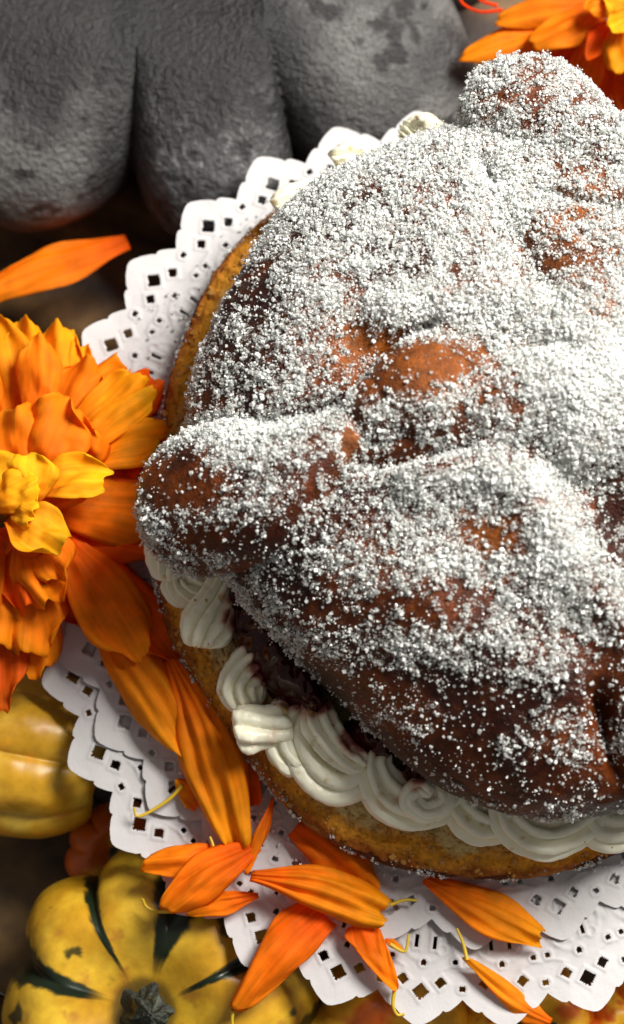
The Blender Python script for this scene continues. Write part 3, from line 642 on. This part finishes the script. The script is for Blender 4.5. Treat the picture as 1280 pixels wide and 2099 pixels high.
def strand(name, pts, r, parent, mat=M_stig, color=None):
    P = np.array(pts, float); n = len(P); t = np.linspace(0, n-1, 8*n); i = np.clip(t.astype(int), 0, n-2); f = (t-i)[:, None]
    p0 = P[np.clip(i-1, 0, n-1)]; p1 = P[i]; p2 = P[i+1]; p3 = P[np.clip(i+2, 0, n-1)]
    C = .5*((2*p1)+(-p0+p2)*f+(2*p0-5*p1+4*p2-p3)*f**2+(-p0+3*p1-3*p2+p3)*f**3)
    T = np.gradient(C, axis=0); T /= np.linalg.norm(T, axis=1)[:, None]; Sd = np.cross(T, [.01, .02, 1.]); Sd /= np.linalg.norm(Sd, axis=1)[:, None]; Nn = np.cross(Sd, T)
    ph = np.linspace(0, 2*pi, 8, endpoint=False); rr = r*np.linspace(1, .55, len(C))
    V = (C[:, None]+rr[:, None, None]*(np.cos(ph)[None, :, None]*Sd[:, None]+np.sin(ph)[None, :, None]*Nn[:, None])).reshape(-1, 3)
    o = mesh_obj(name, V, gridfaces(len(C), 8, wrapv=True), mat, parent)
    if color: o.color = (*color, 1)
    return o
OR = (1.0, .26, .003); RO = (1.0, .13, .002); YO = (1.0, .35, .003); YE = (1.0, .47, .008); DO = (.90, .13, .003); GO = (1.0, .34, .006)
# left flower ---------------------------------------------------------------
fl = tag(empty('marigold_flower', at(30, 1010, .3)), 'large orange and yellow marigold at the left edge touching the bread', 'flower', 'marigold flower heads')
#  (base px, tip px, base z, tip z, width, colour, cup, arch, ruffle)
LP = [
    ((40, 900), (-10, 650), .8, 1.0, 1.0, YO, .3, .05, .10), ((50, 900), (55, 655), .7, .9, 1.0, YO, .3, .05, .12), ((70, 900), (130, 660), .6, .8, 1.0, YO, .3, .05, .10), ((90, 900), (165, 700), .5, .7, .8, YO, .3, .05, .10),
    ((-10, 900), (-50, 660), .8, 1.0, 1.1, YO, .3, .05, .10), ((80, 880), (78, 690), 1.2, 1.5, .72, OR, .5, .10, .05), ((100, 900), (190, 735), 1.0, 1.3, .95, OR, .3, .08, .12), ((120, 900), (258, 745), .9, 1.1, .9, OR, .3, .08, .14),
    ((150, 900), (325, 775), .6, .8, .85, RO, .35, .08, .12), ((120, 910), (290, 770), 1.2, 1.5, .8, YO, .3, .10, .05), ((150, 950), (312, 800), 1.35, 1.6, .62, YO, .4, .10, .05), ((150, 950), (340, 885), 1.3, 1.5, .85, YO, .2, .06, .10),
    ((60, 1000), (300, 950), .9, 1.0, 1.0, RO, .3, .06, .12), ((60, 990), (35, 830), 1.7, 2.2, 1.0, OR, .4, .12, .08), ((70, 1000), (120, 812), 1.8, 2.1, 1.35, OR, .25, .12, .10), ((110, 960), (165, 850), 1.6, 1.9, 1.3, OR, .25, .12, .10),
    ((70, 1010), (222, 975), 1.9, 2.3, .80, YE, -.3, .12, .12), ((80, 1030), (190, 965), 1.8, 2.1, .7, YO, .3, .14, .10), ((50, 1040), (60, 930), 2.3, 2.7, .9, YE, .3, .2, .08), ((30, 1050), (-15, 930), 2.3, 2.6, 1.0, YE, .3, .2, .08),
    ((-20, 1040), (75, 985), 2.5, 2.9, .7, YE, .3, .12, .06), ((20, 1060), (130, 1118), 2.3, 2.6, .90, YE, -.2, .16, .12), ((20, 1040), (70, 1060), 2.4, 2.9, .45, YE, .3, .16, .1),
    ((90, 1030), (330, 1050), 1.2, 1.3, 1.15, OR, .25, .08, .08), ((100, 1060), (330, 1120), .9, .95, .9, RO, .3, .08, .06), ((60, 1070), (20, 1130), 1.9, 2.2, .8, DO, .3, .1, .1), ((60, 1070), (128, 1190), 1.8, 2.0, .8, OR, .3, .1, .14),
    ((50, 1080), (110, 1240), 1.6, 1.75, .85, OR, .3, .12, .16), ((40, 1080), (60, 1250), 1.4, 1.6, .9, RO, .3, .12, .12), ((135, 1105), (290, 1340), 1.25, 1.3, 1.15, OR, .3, .08, .06), ((165, 1110), (350, 1350), .8, .8, 1.15, DO, .3, .06, .08),
    ((40, 1130), (65, 1345), 1.1, 1.1, 1.1, OR, .3, .08, .08), ((0, 1130), (-10, 1330), 1.2, 1.2, 1.0, OR, .3, .08, .08), ((60, 1140), (80, 1385), .7, .6, .9, OR, .3, .08, .08), ((-20, 1200), (5, 1450), .7, .6, .9, DO, .3, .06, .06),
    ((-20, 980), (-130, 900), 2.0, 2.2, 1.2, OR, .3, .1, .1), ((-20, 1050), (-160, 1080), 1.8, 1.9, 1.3, YO, .3, .1, .1), ((-10, 1080), (-120, 1250), 1.4, 1.4, 1.3, OR, .3, .1, .1), ((-20, 950), (-150, 760), 1.2, 1.3, 1.3, YO, .3, .1, .1),
    ((80, 1100), (250, 1290), .45, .3, 1.1, DO, .3, .05, .1), ((150, 1020), (300, 1010), 1.0, 1.1, .8, DO, .3, .05, .1),
]
for k, (b_, t_, z0, z1, wd, c, cup, ar, ru_) in enumerate(LP):
    petal('petal', at(*b_, z0), at(*t_, z1), wd*1.3, tuple(np.clip(np.array(c)*(.9+.2*rng.random()), 0, 1)), fl, arch=ar, cup=cup, roll=rng.uniform(-.25, .25), ruffle=ru_*1.5, seed=k+1, peak=rng.uniform(.72, .86), tipr=rng.uniform(.12, .22), corr=.010, crease=.085, teeth=.05, basew=.3)
lathe('flower_head', [(.001, 1.7), (.35, 1.6), (.55, 1.1), (.5, .5), (.25, .1), (.001, .05)], *at(20, 1020, 1)[:2], M_gourd, fl, n=24, col=(.20, .09, .01))
for k in range(16):
    a = rng.uniform(0, 2*pi); c = at(30, 1020, 1.5); r_ = rng.uniform(.05, .5)
    strand('stamen', [c+[cos(a)*r_*.4, sin(a)*r_*.4, 0], c+[cos(a)*r_*.8, sin(a)*r_*.8, .5], c+[cos(a)*r_*1.2, sin(a)*r_*1.2, .85]], .05, fl)
# top right flower ------------------------------------------------------------
f2 = tag(empty('marigold_flower', at(1290, 30, -1.5)), 'orange marigold in the upper right corner behind the bread', 'flower', 'marigold flower heads')
LP2 = [((1230, 40), (945, 118), -.3, -.2, 1.05, OR), ((1240, 10), (1015, 42), .1, .1, .75, OR), ((1250, 10), (1085, 92), .3, .3, .85, OR), ((1235, 60), (1175, 215), -.4, -.6, .8, OR), ((1260, 40), (1205, 120), .5, .5, .6, RO),
       ((1275, 30), (1262, 150), .7, .7, .85, YO), ((1300, 20), (1320, 170), .6, .6, .9, YO), ((1260, 0), (1200, 20), .9, 1.0, .6, OR), ((1290, 10), (1240, -10), 1.1, 1.2, .8, YE), ((1300, 30), (1250, 60), 1.1, 1.3, .6, YE),
       ((1260, -10), (1080, -60), -.2, -.2, 1.0, OR), ((1300, 0), (1230, -120), .2, .2, 1.2, OR), ((1320, 20), (1420, -60), .2, .2, 1.3, OR), ((1320, 40), (1460, 80), .2, .2, 1.3, OR), ((1310, 60), (1400, 200), .1, 0, 1.2, OR), ((1300, 60), (1290, 260), -.9, -1.2, .9, DO),
       ((1230, 80), (1110, 170), -1.0, -1.2, .9, DO), ((1310, 20), (1340, -20), 1.2, 1.5, .8, YE), ((1270, 60), (1240, 230), -1.0, -1.2, .9, RO)]
for k, (b_, t_, z0, z1, wd, c) in enumerate(LP2):
    petal('petal', at(*b_, z0), at(*t_, z1), wd, tuple(np.array(c)*(.9+.1*rng.random())), f2, arch=.07, cup=.3, roll=rng.uniform(-.3, .3), ruffle=.06, seed=60+k)
lathe('flower_head', [(.001, 1.0), (.4, .8), (.6, .2), (.5, -.6), (.25, -1.2), (.001, -1.3)], *at(1300, 25, 0)[:2], M_gourd, f2, n=24, col=(.20, .09, .01))
for pts in ([(1030, 20), (985, 24), (950, 8), (940, -15)], [(1020, 12), (985, 0), (975, -20)]):
    strand('stamen', [at(x, y, .2) for x, y in pts], .045, f2, mat=M_petal, color=RO)

# loose petals ------------------------------------------------------------------
G = 'fallen marigold petals'
def loose(b_, t_, z0, z1, wd, c, label, stig=None, **kw):
    kw.setdefault('crease', .07); kw.setdefault('ruffle', .14)
    o = petal('marigold_petal', at(*b_, z0), at(*t_, z1), wd, c, **kw); tag(o, label, 'petal', G)
    if stig:
        strand('stigma', [at(x, y, z) for x, y, z in stig], .042, o)
    return o
loose((262, 495), (-60, 612), -2.6, -2.4, 1.0, OR, 'broad orange petal lying flat beyond the left edge of the doily, under the grey pumpkin', arch=.04, cup=.2, seed=3, basew=.35, tipr=.3)
loose((190, 1270), (390, 1545), .55, .75, 1.15, GO, 'folded orange petal coming out from under the left flower', arch=.10, cup=.6, seed=5, corr=.04, ncorr=7)
loose((352, 1350), (495, 1745), .9, .62, 1.35, GO, 'longest fallen petal, deeply ribbed, lying beside the crust on the left', arch=.10, cup=.55, seed=8, corr=.065, ncorr=9, peak=.6, stig=[(375, 1610, .5), (345, 1640, .4), (300, 1668, .35), (280, 1672, .35), (276, 1655, .4)])
loose((400, 1400), (520, 1650), .45, .4, 1.2, DO, 'dark orange petal half hidden between the ribbed petal and the bread', arch=.06, cup=.4, seed=12)
loose((415, 1640), (360, 1600), .45, .4, .55, GO, 'small pointed orange scrap beside the longest ribbed petal', arch=.06, cup=.3, seed=14, basew=.9, tipr=.6)
loose((560, 1635), (505, 1790), .7, .5, .28, OR, 'narrow twisted orange strip standing between ribbed petal and crust', arch=.08, cup=.5, seed=15, roll=.6)
loose((480, 1745), (290, 1775), .35, .45, .72, OR, 'small rounded orange petal, uppermost of the pair beside the lower doily edge', arch=.08, cup=.3, seed=17, stig=[(433, 1775, .5), (438, 1740, .6), (431, 1715, .6)])
loose((530, 1735), (332, 1865), .6, .55, .90, (1.0, .24, .004), 'bright orange petal lying over two others at the lower left of the doily', arch=.10, cup=.35, seed=19, corr=.04, stig=[(350, 1868, .1), (320, 1868, 0), (300, 1858, 0), (293, 1842, .1)])
loose((530, 1835), (385, 1872), .35, .3, .45, OR, 'slim orange petal below the bright one at the lower left', arch=.06, cup=.3, seed=21)
loose((515, 1795), (795, 1872), .85, .7, .95, GO, 'golden ribbed petal with a jagged tip in the middle of the lower doily', arch=.08, cup=.5, seed=23, corr=.065, ncorr=7, teeth=.05, tipr=.1, peak=.8, stig=[(800, 1855, .5), (830, 1845, .5), (856, 1846, .5)])
loose((610, 1690), (770, 1830), .5, .35, 1.1, OR, 'flat orange petal tucked behind the golden ribbed one', arch=.06, cup=.2, seed=26, basew=.5)
loose((660, 1870), (478, 2075), .45, .1, 1.0, (1.0, .24, .004), 'creased orange petal hanging over the doily edge towards the striped gourd', arch=.10, cup=.4, seed=28, basew=.75, peak=.35, tipr=.5, stig=[(478, 2070, .1), (476, 2090, 0), (478, 2110, -.1)])
loose((740, 1890), (812, 2030), .5, .25, .70, OR, 'pointed orange petal dangling below the golden ribbed one', arch=.08, cup=.4, seed=31, basew=.8, peak=.3, tipr=.75, stig=[(810, 2025, .2), (806, 2060, .1), (815, 2080, 0), (830, 2078, 0)])
loose((870, 1800), (1115, 1925), .45, .45, .85, GO, 'golden petal lying alone under the middle of the bread', arch=.07, cup=.4, seed=33, corr=.035, ncorr=7, tipr=.15, teeth=.05)
loose((1130, 2095), (955, 1965), -.2, .35, .48, GO, 'thin curled petal crossing the lower doily edge, rightmost of the fallen ones', arch=.07, cup=.7, seed=35, basew=.3, tipr=.6, stig=[(958, 1968, .35), (950, 1935, .35), (937, 1903, .4)])
loose((790, 1925), (825, 1945), .35, .3, .16, GO, 'tiny golden scrap on the doily by the dangling petal', arch=.05, cup=.3, seed=36, stig=[(800, 1935, .35), (830, 1950, .35), (838, 1915, .4)])

# ------------------------------------------------------------------ gourds and pumpkin
def basis(axis):
    z = np.array(axis, float); z /= np.linalg.norm(z); x = np.cross([0, 1, .0], z); x /= np.linalg.norm(x); return np.stack([x, np.cross(z, x), z], 1)
def gourd(name, c, R, H, nl, axis, colf, label, cat, grp=None, seed=0, depth=.12, mat=None, nu=150, nv=320, rough=0, p=2.3, offs=None, lobepow=.6, stem=True, stemw=1, vc=None, stemcol=(.05, .05, .03), phase=0, widths=None):
    th = np.linspace(0, 2*pi, nv, endpoint=False); ph = np.linspace(.01, pi-.01, nu)
    PH, TH = np.meshgrid(ph, th, indexing='ij')
    THo = TH
    if vc: THo = np.arctan2(R*np.sin(PH)**.78*np.sin(TH)-vc[1], R*np.sin(PH)**.78*np.cos(TH)-vc[0])
    if widths is not None:
        w_ = np.cumsum(np.concatenate([[0], widths])); w_ = w_/w_[-1]*2*pi; lob = np.interp((THo+phase) % (2*pi), w_, np.arange(len(w_)))
    else: lob = ((TH+phase)/(2*pi)*nl) % nl
    f = lob % 1; ridge = np.abs(np.sin(pi*f))**lobepow
    s = np.sin(PH); r = R*s**(.78)*(1-depth*(1-ridge)*np.clip(s*1.6, 0, 1))
    dimple = np.exp(-(PH/.38)**2)+np.exp(-((pi-PH)/.38)**2)
    z = H*np.cos(PH)*(1-.42*dimple)
    L = np.stack([r*np.cos(TH), r*np.sin(TH), z], -1)
    L = L*(1+.06*(fbm(L*.5/ (R/3), 3, seed)-.5)[..., None]*2)
    if rough: rough = rough*(1+1.3*(np.floor(lob) == 0)[..., None]); L = L*(1+rough*(fbm(L*4, 4, seed+3)-.5)[..., None]/R)
    B = basis(axis); V = L.reshape(-1, 3)@B.T+np.asarray(c)
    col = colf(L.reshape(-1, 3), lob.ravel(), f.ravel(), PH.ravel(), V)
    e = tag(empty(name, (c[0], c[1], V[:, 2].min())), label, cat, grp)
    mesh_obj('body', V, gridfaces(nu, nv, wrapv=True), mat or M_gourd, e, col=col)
    if stem:
        rows = []; nst = 14; tt = np.linspace(0, 1, 16); an = np.linspace(0, 2*pi, 60, endpoint=False)
        for t in tt:
            rr = R*stemw*(.30-.17*sstep(0, .35, t)+.04*sstep(.7, 1, t))*(1+.22*np.cos(an*5+t*1.5)+.08*np.cos(an*11))*(1 if t < .99 else .05)
            rows.append(np.stack([rr*np.cos(an)+R*.12*t*t, rr*np.sin(an)+.03*R*t, np.full(60, H*(.52+.62*t))], 1))
        Vs = np.array(rows).reshape(-1, 3); Vs = Vs*(1+.05*(fbm(Vs*6, 3, seed)-.5)[:, None]); n_ = fbm(Vs*5, 3, seed+8)
        mesh_obj('stem', Vs@B.T+np.asarray(c), gridfaces(16, 60, wrapv=True), M_stone, e, col=mixc(stemcol, np.array(stemcol)*5+.02, sstep(.5, .75, n_)))
    return e
def rest(R, H, axis):  # height of the centre when lying on the table
    z = abs(axis[2])/np.linalg.norm(axis); return TZ+sqrt((H*z)**2+(R**2)*(1-z*z))
# striped squash lower left
def striped(L, lob, f, PH, V):
    n = fbm(L*1.1, 4, 5); n2 = fbm(L*2.6, 4, 6); c = mixc((.50, .26, .012), (.68, .42, .03), sstep(.35, .65, n))
    c = mixc(c, (.40, .17, .02), sstep(.62, .75, n2)*.7)
    k = np.round(lob).astype(int) % 8; wide = np.array([.15, .07, .22, .06, .15, .07, .16, .07])[k]; e = np.minimum(f, 1-f)
    ragged = wide*(.35+1.2*n2+.5*fbm(L*7, 3, 9))*(.4+.9*np.sin(np.clip(PH, 0, pi))); st = sstep(ragged*1.15, ragged*.8, e)*sstep(.12, .3, PH)
    c = mixc(c, (.008, .016, .006), st)
    side = fbm(L*np.array([1, 1, .4])*1.6, 3, 44); c = mixc(c, (.012, .02, .008), sstep(.70, .74, side)*.9)
    return mixc(c, (.012, .014, .006), sstep(.16, .10, PH)*.8)
ax = (-.16, -.16, 1)
cg = at(275, 2062, -1.2)
gourd('striped_squash', (cg[0]+.42, cg[1]+.10, rest(3.1, 2.15, ax)), 3.35, 2.15, 8, ax, striped, 'yellow squash with dark green stripes and a knobby stem in the lower left corner', 'squash', 'small gourds around the doily', seed=2, depth=.20, phase=.35, stemw=.6, stemcol=(.012, .014, .008))
def yellow(L, lob, f, PH, V):
    n = fbm(L*1.0, 4, 15); n2 = fbm(L*3, 4, 16); c = mixc((.58, .30, .015), (.70, .47, .06), sstep(.35, .68, n)); return mixc(c, (.75, .30, .015), sstep(.6, .75, n2)*.6)
ax = (-1, .18, .12); c = at(45, 1535, -2)
gourd('yellow_gourd', (c[0], c[1], rest(1.8, 1.9, ax)+.7), 1.80, 2.0, 7, ax, yellow, 'plain pale yellow ribbed gourd beside the left edge of the lower doily', 'gourd', 'small gourds around the doily', seed=6, depth=.16, phase=.2)
def mottled(red):
    def f_(L, lob, f, PH, V):
        n = fbm(L*1.3, 4, 25); n2 = fbm(L*3.2, 4, 26); c = mixc((.72, .14, .01), (.90, .46, .03), sstep(.34, .50, n+.12*np.sin(lob*2.3)-red*.12)); return mixc(c, (.55, .05, .008), sstep(.58, .72, n2)*.75)
    return f_
ax = (.1, -.15, 1)
for (px, py, R, H, rd, lab, sd) in [(790, 2165, 2.15, 1.7, .4, 'red and yellow mottled gourd at the bottom centre peeping out below the doily', 8), (1075, 2100, 1.55, 1.7, -.7, 'mostly yellow mottled gourd under the lower right doily edge', 9),
                                    (1290, 2130, 1.35, 1.5, .5, 'reddish orange gourd in the bottom right corner', 10), (235, 1745, 1.2, .8, 1.8, 'dim red gourd in shade between the two yellow ones', 11)]:
    c = at(px, py, -2.5); gourd('mottled_gourd', (c[0], c[1], rest(R, H, ax)), R, H, 9, ax, mottled(rd), lab, 'gourd', 'small gourds around the doily', seed=sd, depth=.13, nu=90, nv=200, phase=sd)
c = at(1010, 2010, -3.5)
# grey pumpkin
def grey(L, lob, f, PH, V):
    n = fbm(L*.8, 4, 35); n2 = fbm(L*6, 4, 36); n3 = fbm(L*np.array([2, 2, 3.]), 4, 37); k = np.floor(lob).astype(int)
    c = mixc((.042, .041, .041), (.125, .122, .118), sstep(.3, .7, n)); 
    dark = (k == 0).astype(float); c = mixc(c, (.045, .045, .048), dark*.75)
    c = mixc(c, (.26, .25, .25), sstep(.56, .72, fbm(L*9, 3, 39))*(.12+.5*dark))
    c = mixc(c, (.010, .009, .009), sstep(.60, .68, n3)*.85)
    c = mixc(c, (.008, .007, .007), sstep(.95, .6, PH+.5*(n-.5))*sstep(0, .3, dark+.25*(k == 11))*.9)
    c = mixc(c, (.14, .040, .010), sstep(1.42, 1.75, PH+.3*(n-.5))*.85)                  # orange bounce light painted into the colour of the underside
    return mixc(c, (.012, .012, .012), sstep(.20, .05, np.minimum(f, 1-f))*.8)  # shade in the grooves between lobes is put into the colour
c = at(362, -170, -1.5)
a0 = atan2(-6.0, -0.5)
W = [20, 28, 30, 34, 34, 34, 34, 34, 34, 34, 14, 30]   # lobe widths in degrees, the narrow front lobe first
gourd('grey_pumpkin', (c[0], c[1], TZ+2.75), 8.0, 2.75, 12, (0, -.03, 1), grey, 'large dark grey rough glazed ceramic pumpkin behind the doily', 'pumpkin', None, seed=14, depth=.25, mat=M_stone, nu=280, nv=700, rough=.08, widths=W, phase=radians(95), vc=(0, 5.5), lobepow=.62, stemcol=(.01, .01, .01))
